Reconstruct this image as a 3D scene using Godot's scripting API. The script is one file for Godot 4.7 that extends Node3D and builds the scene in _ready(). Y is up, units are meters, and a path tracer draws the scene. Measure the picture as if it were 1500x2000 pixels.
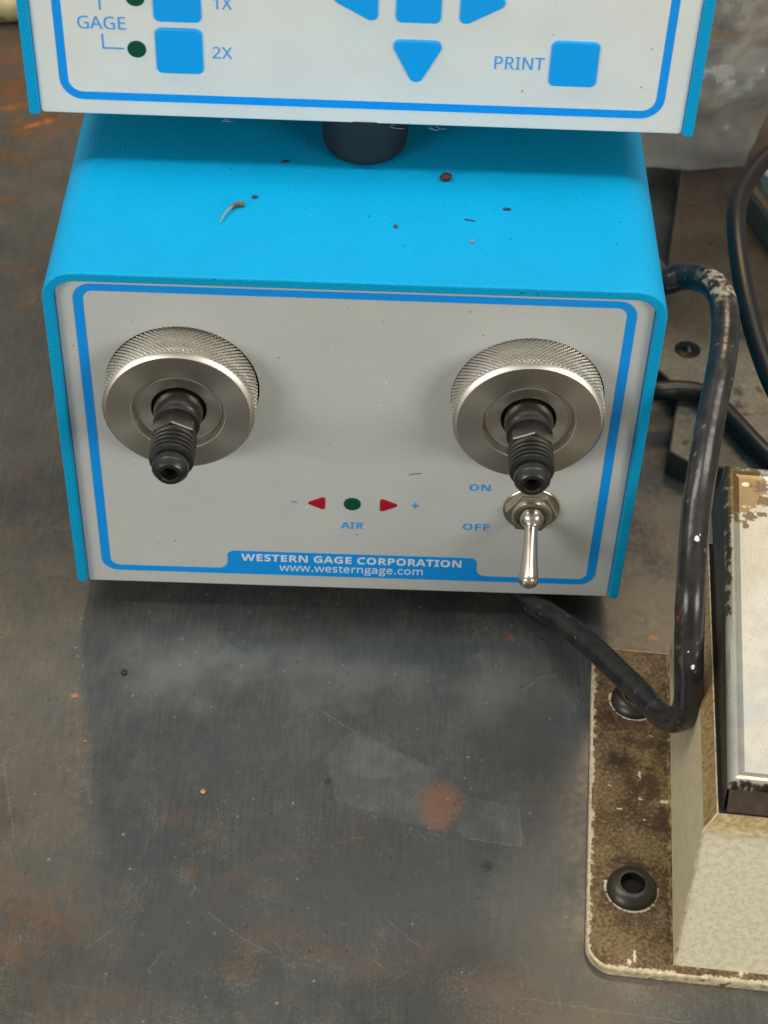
extends Node3D
# All sizes below are millimetres (helper mm() turns them into metres). Origin: bench top, middle of the lower unit's front.

const U := 0.001
var used := {}

func mm(x: float, y: float, z: float) -> Vector3:
	return Vector3(x, y, z) * U

# ---------------------------------------------------------------- geometry collector
class Geo:
	var v := PackedVector3Array()
	var n := PackedVector3Array()
	var t := PackedVector2Array()
	var c := PackedColorArray()
	var i := PackedInt32Array()
	func vert(p: Vector3, nn: Vector3, uv := Vector2.ZERO, col := Color.WHITE) -> int:
		v.append(p); n.append(nn); t.append(uv); c.append(col)
		return v.size() - 1
	func face(a: int, b: int, d: int) -> void:   # counter-clockwise seen from outside
		i.append(a); i.append(d); i.append(b)
	func tri(a: Vector3, b: Vector3, d: Vector3) -> void:
		var nn := (b - a).cross(d - a).normalized()
		face(vert(a, nn), vert(b, nn), vert(d, nn))
	func quad(a: Vector3, b: Vector3, d: Vector3, e: Vector3, uvs := []) -> void:
		var nn := (b - a).cross(d - a)
		if nn.length() < 1e-14:
			nn = (d - a).cross(e - a)
		nn = nn.normalized()
		var q := []
		var k := 0
		for p in [a, b, d, e]:
			q.append(vert(p, nn, uvs[k] if uvs.size() == 4 else Vector2.ZERO))
			k += 1
		face(q[0], q[1], q[2]); face(q[0], q[2], q[3])
	# rows of points; normals from neighbours; outside is (along row) x (next row)
	func grid(rows: Array, cols := [], close_u := false, uvs := []) -> void:
		var nr := rows.size()
		var nc: int = rows[0].size()
		var base := v.size()
		for r in nr:
			for k in nc:
				var kp := (k + 1) % nc if close_u else mini(k + 1, nc - 1)
				var km := (k - 1 + nc) % nc if close_u else maxi(k - 1, 0)
				var du: Vector3 = rows[r][kp] - rows[r][km]
				var dv: Vector3 = rows[mini(r + 1, nr - 1)][k] - rows[maxi(r - 1, 0)][k]
				var nn := du.cross(dv).normalized()
				vert(rows[r][k], nn, uvs[r][k] if uvs.size() else Vector2(float(k) / nc, float(r) / nr), cols[r][k] if cols.size() else Color.WHITE)
		for r in nr - 1:
			for k in (nc if close_u else nc - 1):
				var k2 := (k + 1) % nc
				face(base + r * nc + k, base + r * nc + k2, base + (r + 1) * nc + k2)
				face(base + r * nc + k, base + (r + 1) * nc + k2, base + (r + 1) * nc + k)
	func moved(x: Transform3D) -> Geo:
		for k in v.size():
			v[k] = x * v[k]
			n[k] = (x.basis * n[k]).normalized()
		return self

func mesh_of(parts: Array) -> ArrayMesh:
	var m := ArrayMesh.new()
	for p in parts:
		var g: Geo = p[0]
		var a := []
		a.resize(Mesh.ARRAY_MAX)
		a[Mesh.ARRAY_VERTEX] = g.v; a[Mesh.ARRAY_NORMAL] = g.n; a[Mesh.ARRAY_TEX_UV] = g.t; a[Mesh.ARRAY_COLOR] = g.c; a[Mesh.ARRAY_INDEX] = g.i
		m.add_surface_from_arrays(Mesh.PRIMITIVE_TRIANGLES, a)
		m.surface_set_material(m.get_surface_count() - 1, p[1])
	return m

func obj(called: String, m: Mesh, parent: Node = self, mat: Material = null) -> MeshInstance3D:
	var o := MeshInstance3D.new()
	o.name = called if parent != self else numbered(called)
	o.mesh = m
	if mat:
		o.material_override = mat
	parent.add_child(o, true)
	return o

func put(called: String, g: Geo, mat: Material, parent: Node = self) -> MeshInstance3D:
	return obj(called, mesh_of([[g, mat]]), parent)

func numbered(called: String) -> String:
	used[called] = used.get(called, 0) + 1
	return called if used[called] == 1 else "%s_%03d" % [called, used[called] - 1]

func thing(called: String, label: String, category: String, at := Vector3.ZERO, group := "") -> Node3D:
	var o := Node3D.new()
	o.name = numbered(called)
	add_child(o)
	o.position = at
	tag(o, label, category, group)
	return o

func tag(o: Node, label: String, category: String, group := "") -> void:
	o.set_meta("label", label)
	o.set_meta("category", category)
	if group:
		o.set_meta("group", group)

# polygon with filleted corners; each corner is Vector3(x, y, radius); counter-clockwise
func rounded(cs: Array, seg := 7) -> PackedVector2Array:
	var out := PackedVector2Array()
	var k := cs.size()
	for j in k:
		var p := Vector2(cs[j].x, cs[j].y)
		var a := (Vector2(cs[(j - 1 + k) % k].x, cs[(j - 1 + k) % k].y) - p).normalized()
		var b := (Vector2(cs[(j + 1) % k].x, cs[(j + 1) % k].y) - p).normalized()
		var r: float = cs[j].z
		if r <= 0.0:
			out.append(p)
			continue
		var half := a.angle_to(b) / 2.0
		var tl := r / absf(tan(half))
		var centre := p + (a + b).normalized() * r / absf(sin(half))
		var s := p + a * tl - centre
		var e := p + b * tl - centre
		var sweep := s.angle_to(e)
		for q in seg + 1:
			out.append(centre + s.rotated(sweep * q / seg))
	return out

func rect(x0: float, y0: float, x1: float, y1: float, r: float, seg := 7) -> PackedVector2Array:
	return rounded([Vector3(x0, y0, r), Vector3(x1, y0, r), Vector3(x1, y1, r), Vector3(x0, y1, r)], seg)

func disc(cx: float, cy: float, r: float, n := 32) -> PackedVector2Array:
	var out := PackedVector2Array()
	for k in n:
		out.append(Vector2(cx, cy) + Vector2.from_angle(TAU * k / n) * r)
	return out

func inset(p: PackedVector2Array, d: float) -> PackedVector2Array:
	var out := PackedVector2Array()
	var k := p.size()
	for j in k:
		var e1 := (p[j] - p[(j - 1 + k) % k]).normalized()
		var e2 := (p[(j + 1) % k] - p[j]).normalized()
		var n1 := Vector2(-e1.y, e1.x)
		var n2 := Vector2(-e2.y, e2.x)
		var s := n1 + n2
		out.append(p[j] + s * d / maxf(0.3, 1.0 + n1.dot(n2)))
	return out

# polygon in mm pushed out from z0 (back) to z1 (front) with a rounded front edge
func extrude(p: PackedVector2Array, z0: float, z1: float, bevel := 0.0, g: Geo = null, bands := 2, back_bevel := 0.0, edge: Geo = null) -> Geo:
	if g == null:
		g = Geo.new()
	var eg := edge if edge else g
	var tris := Geometry2D.triangulate_polygon(p)
	var loops := []
	if back_bevel > 0.0:
		for q in bands + 1:
			var a := PI / 2 * q / bands
			loops.append([inset(p, back_bevel * (1.0 - sin(a))), z0 + back_bevel * (1.0 - cos(a))])
	else:
		loops.append([p, z0])
	if bevel > 0.0:
		for q in bands + 1:
			var a := PI / 2 * q / bands
			loops.append([inset(p, bevel * (1.0 - cos(a))), z1 - bevel * (1.0 - sin(a))])
	else:
		loops.append([p, z1])
	var k := p.size()
	for j in k:
		var j2 := (j + 1) % k
		var ea := (p[j2] - p[j]).normalized()
		var ep := (p[j] - p[(j - 1 + k) % k]).normalized()
		var en := (p[(j2 + 1) % k] - p[j2]).normalized()
		var na := Vector2(ea.y, -ea.x)
		var nb := na
		if ea.dot(ep) > 0.8:
			na = (na + Vector2(ep.y, -ep.x)).normalized()
		if ea.dot(en) > 0.8:
			nb = (nb + Vector2(en.y, -en.x)).normalized()
		for l in loops.size() - 1:
			var A: PackedVector2Array = loops[l][0]
			var B: PackedVector2Array = loops[l + 1][0]
			var dz: float = loops[l + 1][1] - loops[l][1]
			var run := (A[j] - B[j]).length() * (1.0 if loops[l + 1][1] > (z0 + z1) / 2 else -1.0)
			var lift := atan2(run, maxf(dz, 1e-6))
			var n1 := Vector3(na.x * cos(lift), na.y * cos(lift), sin(lift))
			var n2 := Vector3(nb.x * cos(lift), nb.y * cos(lift), sin(lift))
			var q0 := eg.vert(mm(A[j].x, A[j].y, loops[l][1]), n1)
			var q1 := eg.vert(mm(A[j2].x, A[j2].y, loops[l][1]), n2)
			var q2 := eg.vert(mm(B[j2].x, B[j2].y, loops[l + 1][1]), n2)
			var q3 := eg.vert(mm(B[j].x, B[j].y, loops[l + 1][1]), n1)
			eg.face(q0, q1, q2); eg.face(q0, q2, q3)
	var F: PackedVector2Array = loops[-1][0]
	var K: PackedVector2Array = loops[0][0]
	var fb := g.v.size()
	for q in F:
		g.vert(mm(q.x, q.y, loops[-1][1]), Vector3(0, 0, 1), q)
	var bb := g.v.size()
	for q in K:
		g.vert(mm(q.x, q.y, loops[0][1]), Vector3(0, 0, -1), q)
	for q in range(0, tris.size(), 3):
		var x := tris[q]; var y := tris[q + 1]; var w := tris[q + 2]
		if (p[y] - p[x]).cross(p[w] - p[x]) < 0:
			var s := y; y = w; w = s
		g.face(fb + x, fb + y, fb + w)
		g.face(bb + x, bb + w, bb + y)
	return g

# flat band between two outlines of the same number of points, with a little thickness
func band(outer: PackedVector2Array, inner: PackedVector2Array, z0: float, z1: float) -> Geo:
	var g := Geo.new()
	var k := outer.size()
	for j in k:
		var h := (j + 1) % k
		g.quad(mm(outer[j].x, outer[j].y, z1), mm(outer[h].x, outer[h].y, z1), mm(inner[h].x, inner[h].y, z1), mm(inner[j].x, inner[j].y, z1))
		g.quad(mm(outer[j].x, outer[j].y, z0), mm(outer[h].x, outer[h].y, z0), mm(outer[h].x, outer[h].y, z1), mm(outer[j].x, outer[j].y, z1))
		g.quad(mm(inner[h].x, inner[h].y, z0), mm(inner[j].x, inner[j].y, z0), mm(inner[j].x, inner[j].y, z1), mm(inner[h].x, inner[h].y, z1))
	return g

# turned shape round +z; profile of (radius, z) from the back outside to the front middle
func lathe(p: Array, n := 48, g: Geo = null, smooth := 0.77) -> Geo:
	if g == null:
		g = Geo.new()
	var len := 0.0
	for s in p.size() - 1:
		var a: Vector2 = p[s]
		var b: Vector2 = p[s + 1]
		var d := (b - a).normalized()
		if (b - a).length() < 1e-6:
			continue
		var na := d
		var nb := d
		if s > 0 and d.dot((a - p[s - 1]).normalized()) > smooth:
			na = (d + (a - p[s - 1]).normalized()).normalized()
		if s < p.size() - 2 and d.dot((p[s + 2] - b).normalized()) > smooth:
			nb = (d + (p[s + 2] - b).normalized()).normalized()
		var base := g.v.size()
		for k in n + 1:
			var q := TAU * k / n
			var cs := cos(q); var sn := sin(q)
			g.vert(mm(a.x * cs, a.x * sn, a.y), Vector3(na.y * cs, na.y * sn, -na.x), Vector2(float(k) / n, len * 0.02))
			g.vert(mm(b.x * cs, b.x * sn, b.y), Vector3(nb.y * cs, nb.y * sn, -nb.x), Vector2(float(k) / n, (len + (b - a).length()) * 0.02))
		len += (b - a).length()
		for k in n:
			g.face(base + 2 * k, base + 2 * k + 2, base + 2 * k + 3)
			g.face(base + 2 * k, base + 2 * k + 3, base + 2 * k + 1)
	return g

func catmull(pts: Array, per := 24) -> PackedVector3Array:
	var out := PackedVector3Array()
	for k in pts.size() - 1:
		var p0: Vector3 = pts[maxi(k - 1, 0)]
		var p1: Vector3 = pts[k]
		var p2: Vector3 = pts[k + 1]
		var p3: Vector3 = pts[mini(k + 2, pts.size() - 1)]
		for q in per:
			out.append(p1.cubic_interpolate(p2, p0, p3, float(q) / per))
	out.append(pts[-1])
	return out

# round cable along a path in mm; paint(point, normal, along) gives the colour
func tube(path: PackedVector3Array, radius: Callable, sides: int, paint: Callable) -> Geo:
	var rows := []
	var cols := []
	var up := Vector3(0.3, 1, 0.2).normalized()
	for k in path.size():
		var d := (path[mini(k + 1, path.size() - 1)] - path[maxi(k - 1, 0)]).normalized()
		up = (up - d * up.dot(d)).normalized()
		var side := d.cross(up)
		var row := []
		var col := []
		var s := float(k) / (path.size() - 1)
		for q in sides:
			var a := TAU * q / sides
			var nn := up * cos(a) - side * sin(a)
			var r: float = radius.call(s, path[k], nn)
			row.append((path[k] + nn * r) * U)
			col.append(paint.call(path[k] + nn * r, nn, s))
		rows.append(row)
		cols.append(col)
	var g := Geo.new()
	# orientation: around x along must point outwards
	var o: Vector3 = (rows[0][1] - rows[0][0]).cross(rows[1][0] - rows[0][0])
	if o.dot(rows[0][0] - path[0] * U) < 0:
		for r in rows.size():
			rows[r].reverse(); cols[r].reverse()
	g.grid(rows, cols, true)
	for e in [0, rows.size() - 1]:
		for q in range(1, sides - 1):
			if e == 0:
				g.tri(rows[e][0], rows[e][q + 1], rows[e][q])
			else:
				g.tri(rows[e][0], rows[e][q], rows[e][q + 1])
	return g

# ---------------------------------------------------------------- textures
func noise_bytes(w: int, h: int, freq: float, oct: int, sd: int, kind := FastNoiseLite.TYPE_SIMPLEX_SMOOTH, seamless := false) -> PackedByteArray:
	var f := FastNoiseLite.new()
	f.seed = sd; f.noise_type = kind; f.frequency = freq
	f.fractal_octaves = oct
	f.fractal_type = FastNoiseLite.FRACTAL_FBM if oct > 1 else FastNoiseLite.FRACTAL_NONE
	var im := f.get_seamless_image(w, h) if seamless else f.get_image(w, h)
	im.convert(Image.FORMAT_L8)
	return im.get_data()

func tex(im: Image) -> ImageTexture:
	return ImageTexture.create_from_image(im)

func grain_normal(size: int, freq: float, oct: int, sd: int, strength: float) -> ImageTexture:
	var im := Image.create_from_data(size, size, false, Image.FORMAT_L8, noise_bytes(size, size, freq, oct, sd, FastNoiseLite.TYPE_SIMPLEX_SMOOTH, true))
	im.convert(Image.FORMAT_RGBA8)
	im.bump_map_to_normal_map(strength)
	return tex(im)

# seamless colour texture: fine variation round a colour plus scattered specks
func speckled(size: int, base: Color, vary: float, freq: float, sd: int, specks: int, speck: Color, largest: float) -> ImageTexture:
	var nb := noise_bytes(size, size, freq, 3, sd, FastNoiseLite.TYPE_SIMPLEX_SMOOTH, true)
	var im := Image.create_empty(size, size, false, Image.FORMAT_RGB8)
	for y in size:
		for x in size:
			var k := 1.0 + vary * (nb[y * size + x] / 127.5 - 1.0)
			im.set_pixel(x, y, Color(base.r * k, base.g * k, base.b * k))
	var rng := RandomNumberGenerator.new()
	rng.seed = sd + 7
	for s in specks:
		var p := Vector2(rng.randf() * size, rng.randf() * size)
		var r := largest * pow(rng.randf(), 3.0) + 0.5
		var st := Vector2.from_angle(rng.randf() * TAU) * rng.randf_range(0.0, 1.6) * r
		var al := rng.randf_range(0.3, 1.0)
		for q in 4:
			var c := p + st * (q - 1.5)
			for dy in range(-int(r) - 1, int(r) + 2):
				for dx in range(-int(r) - 1, int(r) + 2):
					if Vector2(dx, dy).length() <= r * rng.randf_range(0.7, 1.1):
						var px := posmod(int(c.x) + dx, size)
						var py := posmod(int(c.y) + dy, size)
						im.set_pixel(px, py, im.get_pixel(px, py).lerp(speck, al))
	return tex(im)

# worn sheet of 1024 px: even colour with grain, smudges, hairline scratches and dust (repeats every 171 mm)
func worn(base: Color, vary: float, sd: int, smudges: int, smudge: Color, scratches: int, scratch: Color, dust: int, pale: Color, dark: Color) -> ImageTexture:
	var s := Sheet.new(0, 0, 170.67, 170.67, 6.0)
	var n := s.im.get_width()
	var g := noise_bytes(n, n, 0.36, 2, sd, FastNoiseLite.TYPE_SIMPLEX_SMOOTH, true)
	var b := noise_bytes(n, n, 0.006, 4, sd + 1, FastNoiseLite.TYPE_SIMPLEX_SMOOTH, true)
	var data := PackedByteArray()
	data.resize(n * n * 3)
	for k in n * n:
		var l := 255.0 * (1.0 + vary * (g[k] / 127.5 - 1.0) + 0.014 * (b[k] / 127.5 - 1.0))
		data[3 * k] = clampi(int(base.r * l), 0, 255)
		data[3 * k + 1] = clampi(int(base.g * l), 0, 255)
		data[3 * k + 2] = clampi(int(base.b * l), 0, 255)
	s.im = Image.create_from_data(n, n, false, Image.FORMAT_RGB8, data)
	var rng := RandomNumberGenerator.new()
	rng.seed = sd + 3
	for k in smudges:
		s.blot(rng.randf() * 170, rng.randf() * 170, rng.randf_range(3, 11), rng.randf_range(2, 7), smudge, rng.randf_range(0.04, 0.13), 1.2, 0.15, 1.0, rng.randf() * 3.0)
	for k in scratches:
		var p := Vector2(rng.randf() * 170, rng.randf() * 170)
		s.line(p, p + Vector2.from_angle(rng.randf() * TAU) * rng.randf_range(2, 12), 0.18, scratch, rng.randf_range(0.15, 0.5))
	for k in dust:
		var c := pale if rng.randf() < 0.5 else dark
		s.blot(rng.randf() * 170, rng.randf() * 170, rng.randf_range(0.15, 0.42), rng.randf_range(0.15, 0.5), c, rng.randf_range(0.3, 0.9), 0.6, 0.9, 0.4, rng.randf() * 3.0)
	return tex(s.im)

func mat(col: Color, rough: float, metal := 0.0, spec := 0.5) -> StandardMaterial3D:
	var m := StandardMaterial3D.new()
	m.albedo_color = col
	m.roughness = rough
	m.metallic = metal
	m.metallic_specular = spec
	return m

func triplanar(m: StandardMaterial3D, per_metre: float) -> StandardMaterial3D:
	m.uv1_triplanar = true
	m.uv1_scale = Vector3.ONE * per_metre
	return m

func rgb(r: int, g: int, b: int) -> Color:
	return Color8(r, g, b)

# a painter for a colour image that covers a rectangle of mm
class Sheet:
	var im: Image
	var x0: float
	var y0: float
	var k: float
	var nz := FastNoiseLite.new()
	func _init(ax: float, ay: float, bx: float, by: float, per_mm: float) -> void:
		x0 = ax; y0 = ay; k = per_mm
		im = Image.create_empty(int((bx - ax) * k), int((by - ay) * k), false, Image.FORMAT_RGB8)
		nz.seed = 5; nz.frequency = 1.0; nz.fractal_octaves = 4; nz.noise_type = FastNoiseLite.TYPE_SIMPLEX_SMOOTH
	# ragged blot: strength full inside, broken up at its rim by noise
	func blot(cx: float, cy: float, rx: float, ry: float, col: Color, most: float, rag := 0.5, cell := 0.35, soft := 0.35, turn := 0.0) -> void:
		var R := maxf(rx, ry) * (1.0 + rag)
		for py in range(maxi(0, int((cy - R - y0) * k)), mini(im.get_height(), int((cy + R - y0) * k) + 1)):
			for px in range(maxi(0, int((cx - R - x0) * k)), mini(im.get_width(), int((cx + R - x0) * k) + 1)):
				var mx := px / k + x0
				var my := py / k + y0
				var d := Vector2(mx - cx, my - cy).rotated(-turn)
				var e := Vector2(d.x / rx, d.y / ry).length() + rag * nz.get_noise_2d(mx * cell, my * cell)
				var a := most * (1.0 - smoothstep(1.0 - soft, 1.0 + soft * 0.2, e))
				if a > 0.003:
					im.set_pixel(px, py, im.get_pixel(px, py).lerp(col, a))
	func poly(pts: PackedVector2Array, col: Color, most: float) -> void:
		var lo := pts[0]
		var hi := pts[0]
		for p in pts:
			lo = lo.min(p); hi = hi.max(p)
		for py in range(maxi(0, int((lo.y - y0) * k)), mini(im.get_height(), int((hi.y - y0) * k) + 1)):
			for px in range(maxi(0, int((lo.x - x0) * k)), mini(im.get_width(), int((hi.x - x0) * k) + 1)):
				var q := Vector2(px / k + x0, py / k + y0)
				q += Vector2(nz.get_noise_2d(q.x * 0.4, q.y * 0.4), nz.get_noise_2d(q.y * 0.4 + 50, q.x * 0.4)) * 1.2
				if Geometry2D.is_point_in_polygon(q, pts):
					var a := most * clampf(0.8 + 0.5 * nz.get_noise_2d(q.x * 0.12, q.y * 0.12), 0.3, 1.0)
					im.set_pixel(px, py, im.get_pixel(px, py).lerp(col, a))
	func line(a: Vector2, b: Vector2, w: float, col: Color, most: float) -> void:
		var n := int((b - a).length() * k * 1.5) + 1
		for s in n + 1:
			var p := a.lerp(b, float(s) / n)
			p += Vector2(nz.get_noise_2d(p.x * 0.2, p.y * 0.2), nz.get_noise_2d(p.y * 0.2, p.x * 0.2)) * 0.4
			var f := most * clampf(0.55 + nz.get_noise_2d(p.x * 0.9, p.y * 0.9), 0.0, 1.0)
			var r := w * k / 2
			for dy in range(-int(r), int(r) + 1):
				for dx in range(-int(r), int(r) + 1):
					var px := int((p.x - x0) * k) + dx
					var py := int((p.y - y0) * k) + dy
					if px >= 0 and py >= 0 and px < im.get_width() and py < im.get_height():
						im.set_pixel(px, py, im.get_pixel(px, py).lerp(col, f))

var font_plain := SystemFont.new()
var font_bold := SystemFont.new()

# lettering that fills the box x0..x1, y0..y1 (mm) on a panel whose face lies at z
func lettering(words: String, x0: float, x1: float, y0: float, y1: float, z: float, m: Material, parent: Node3D, bold := false) -> void:
	var tm := TextMesh.new()
	tm.text = words
	tm.font = font_bold if bold else font_plain
	tm.font_size = 96
	tm.pixel_size = 0.001
	tm.curve_step = 1.0
	tm.depth = 0.01
	var bb := tm.get_aabb()
	var o := obj("lettering", tm, parent, m)
	var sx := (x1 - x0) * U / maxf(bb.size.x, 1e-5)
	var sy := (y1 - y0) * U / maxf(bb.size.y, 1e-5)
	var sz := 0.00012 / 0.01
	o.transform = Transform3D(Basis.from_scale(Vector3(sx, sy, sz)), mm(x0, y0, z + 0.06) - Vector3(bb.position.x * sx, bb.position.y * sy, 0))

# ---------------------------------------------------------------- the scene
var M := {}

func _ready() -> void:
	# camera
	var cam := Camera3D.new()
	cam.name = "camera"
	cam.near = 0.02
	cam.far = 20.0
	var at := CameraAttributesPhysical.new()
	at.frustum_focal_length = 43.0160
	at.frustum_near = 0.02
	at.frustum_far = 20.0
	at.frustum_focus_distance = 0.535
	at.exposure_aperture = 14.0
	cam.attributes = at
	add_child(cam)
	cam.transform = Transform3D(Basis(Vector3(0.999412, 0.030693, -0.015285), Vector3(-0.032568, 0.710352, -0.703093), Vector3(-0.010722, 0.703177, 0.710934)), mm(4.264, 435.75, 392.875))
	cam.current = true
	# the dim, even light of the workshop
	var we := WorldEnvironment.new()
	we.name = "environment"
	var e := Environment.new()
	e.background_mode = Environment.BG_COLOR
	e.background_color = Color(0.635, 0.625, 0.60)
	e.background_energy_multiplier = 0.8
	e.tonemap_mode = Environment.TONE_MAPPER_LINEAR
	e.tonemap_exposure = 1.0
	e.sdfgi_enabled = true
	e.ssao_enabled = true
	e.ssil_enabled = true
	we.environment = e
	add_child(we)
	# ceiling lamps of the workshop: two tubes, one behind; low front pair added
	lamp("left_tube_lamp", Vector3(-0.50, 1.1, 0.0), Vector3(-0.05, 0.1, 0.0), Vector2(0.24, 0.7), Color(1.0, 0.99, 0.97), 0.55)
	lamp("right_tube_lamp", Vector3(0.53, 1.1, -0.01), Vector3(0.05, 0.1, 0.0), Vector2(0.24, 0.7), Color(1.0, 0.97, 0.92), 0.55)
	lamp("left_room_fill", Vector3(-1.0, 0.60, 1.0), Vector3(0, 0.1, 0.0), Vector2(0.35, 0.6), Color(1.0, 0.99, 0.95), 0.70)  # low room light put in to brighten the front panels
	lamp("right_room_fill", Vector3(1.0, 0.60, 0.95), Vector3(0, 0.1, 0.0), Vector2(0.35, 0.6), Color(1.0, 0.98, 0.93), 0.70)
	lamp("rear_ceiling_lamp", Vector3(0.15, 1.45, -1.0), Vector3(0, 0.0, 0.1), Vector2(0.25, 0.9), Color(1.0, 0.86, 0.66), 1.2)

	seed(11)
	font_plain.font_names = PackedStringArray(["Droid Sans"])
	font_bold.font_names = PackedStringArray(["Droid Sans"])
	font_bold.font_weight = 700
	make_materials()
	bench()
	air_console()
	display_unit()
	pedal()
	rear_machine()
	cables()
	bag()
	rod()
	debris()

func lamp(called: String, at: Vector3, aim: Vector3, size: Vector2, col: Color, energy: float) -> void:
	var l := AreaLight3D.new()
	l.name = called
	l.area_size = size
	l.light_color = col
	l.light_energy = energy
	l.shadow_enabled = true
	l.area_range = 8.0
	add_child(l)
	l.look_at_from_position(at, aim, Vector3(1, 0, 0))

func make_materials() -> void:
	var powder := grain_normal(256, 0.42, 1, 3, 2.0)
	var grain := grain_normal(1024, 0.2, 1, 4, 2.0)
	M.blue = triplanar(mat(Color.WHITE, 0.46, 0.0, 0.33), 5.86)
	M.blue.albedo_texture = worn(rgb(0, 166, 222), 0.09, 21, 12, rgb(20, 140, 182), 16, rgb(90, 190, 222), 120, rgb(70, 150, 185), rgb(26, 52, 66))
	M.blue.normal_enabled = true
	M.blue.normal_texture = grain
	M.blue.normal_scale = 0.5
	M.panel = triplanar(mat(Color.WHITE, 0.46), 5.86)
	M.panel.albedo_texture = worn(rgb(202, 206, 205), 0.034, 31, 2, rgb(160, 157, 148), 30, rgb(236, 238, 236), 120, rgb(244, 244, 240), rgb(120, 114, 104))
	M.panel_lit = M.panel.duplicate()
	M.panel_lit.albedo_texture = worn(rgb(236, 238, 233), 0.026, 41, 1, rgb(196, 193, 184), 12, rgb(250, 250, 248), 60, rgb(252, 252, 250), rgb(140, 134, 124))  # paler grey carries the stronger light on the upper panel
	for m in [M.panel, M.panel_lit]:
		m.normal_enabled = true
		m.normal_texture = grain
		m.normal_scale = 0.1
	M.print_blue = mat(rgb(0, 158, 255), 0.42)
	M.print_text = mat(rgb(74, 166, 242), 0.5)
	M.print_white = mat(rgb(236, 240, 242), 0.5)
	M.button = mat(rgb(0, 170, 255), 0.4)
	M.lens_red = mat(rgb(176, 20, 38), 0.25)
	M.lens_green = mat(rgb(6, 80, 62), 0.22)
	M.rim_dark = mat(rgb(60, 62, 60), 0.5)
	M.steel = mat(rgb(208, 203, 193), 0.36, 1.0)
	M.steel.anisotropy_enabled = true
	M.steel.anisotropy = 0.75
	M.knurl = mat(rgb(218, 213, 203), 0.4, 1.0)
	M.nickel = mat(rgb(212, 205, 190), 0.26, 1.0)
	M.black_steel = mat(rgb(82, 81, 77), 0.3, 0.85)
	M.black_steel.anisotropy_enabled = true
	M.black_steel.anisotropy = 0.5
	M.void = mat(rgb(8, 8, 8), 0.9)
	M.rubber = mat(rgb(30, 31, 33), 0.55)
	M.rubber.normal_enabled = true
	M.rubber.normal_texture = powder
	M.rubber.normal_scale = 0.2
	triplanar(M.rubber, 20.0)
	M.plate_grey = mat(rgb(120, 120, 118), 0.6, 0.3)
	M.cable = mat(Color.WHITE, 0.25)
	M.cable.vertex_color_use_as_albedo = true
	M.cable_clean = mat(rgb(24, 25, 28), 0.38)
	M.bolt = mat(rgb(74, 70, 65), 0.38, 0.7)
	M.cream_edge = triplanar(mat(Color.WHITE, 0.6), 22.0)
	M.cream_edge.albedo_texture = speckled(256, rgb(196, 182, 152), 0.25, 0.08, 41, 160, rgb(100, 78, 48), 3.0)
	M.cream_wall = triplanar(mat(Color.WHITE, 0.5), 18.0)
	M.cream_wall.albedo_texture = speckled(384, rgb(200, 188, 156), 0.05, 0.02, 42, 30, rgb(120, 104, 76), 1.6)
	M.dirty_cream = triplanar(mat(Color.WHITE, 0.6), 24.0)
	M.dirty_cream.albedo_texture = speckled(384, rgb(138, 116, 76), 0.3, 0.06, 43, 420, rgb(70, 54, 30), 2.4)
	M.tray_skirt = triplanar(mat(Color.WHITE, 0.4, 0.35), 20.0)
	M.tray_skirt.albedo_texture = speckled(256, rgb(72, 60, 48), 0.25, 0.05, 44, 60, rgb(130, 110, 84), 1.6)
	M.plate = triplanar(mat(Color.WHITE, 0.6, 0.1), 8.0)
	M.plate.albedo_texture = speckled(512, rgb(92, 84, 73), 0.28, 0.012, 45, 60, rgb(60, 46, 34), 4.0)
	M.cast_grey = mat(rgb(128, 110, 92), 0.75, 0.0, 0.1)
	M.cast_pale = mat(rgb(196, 190, 176), 0.6)

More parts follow.
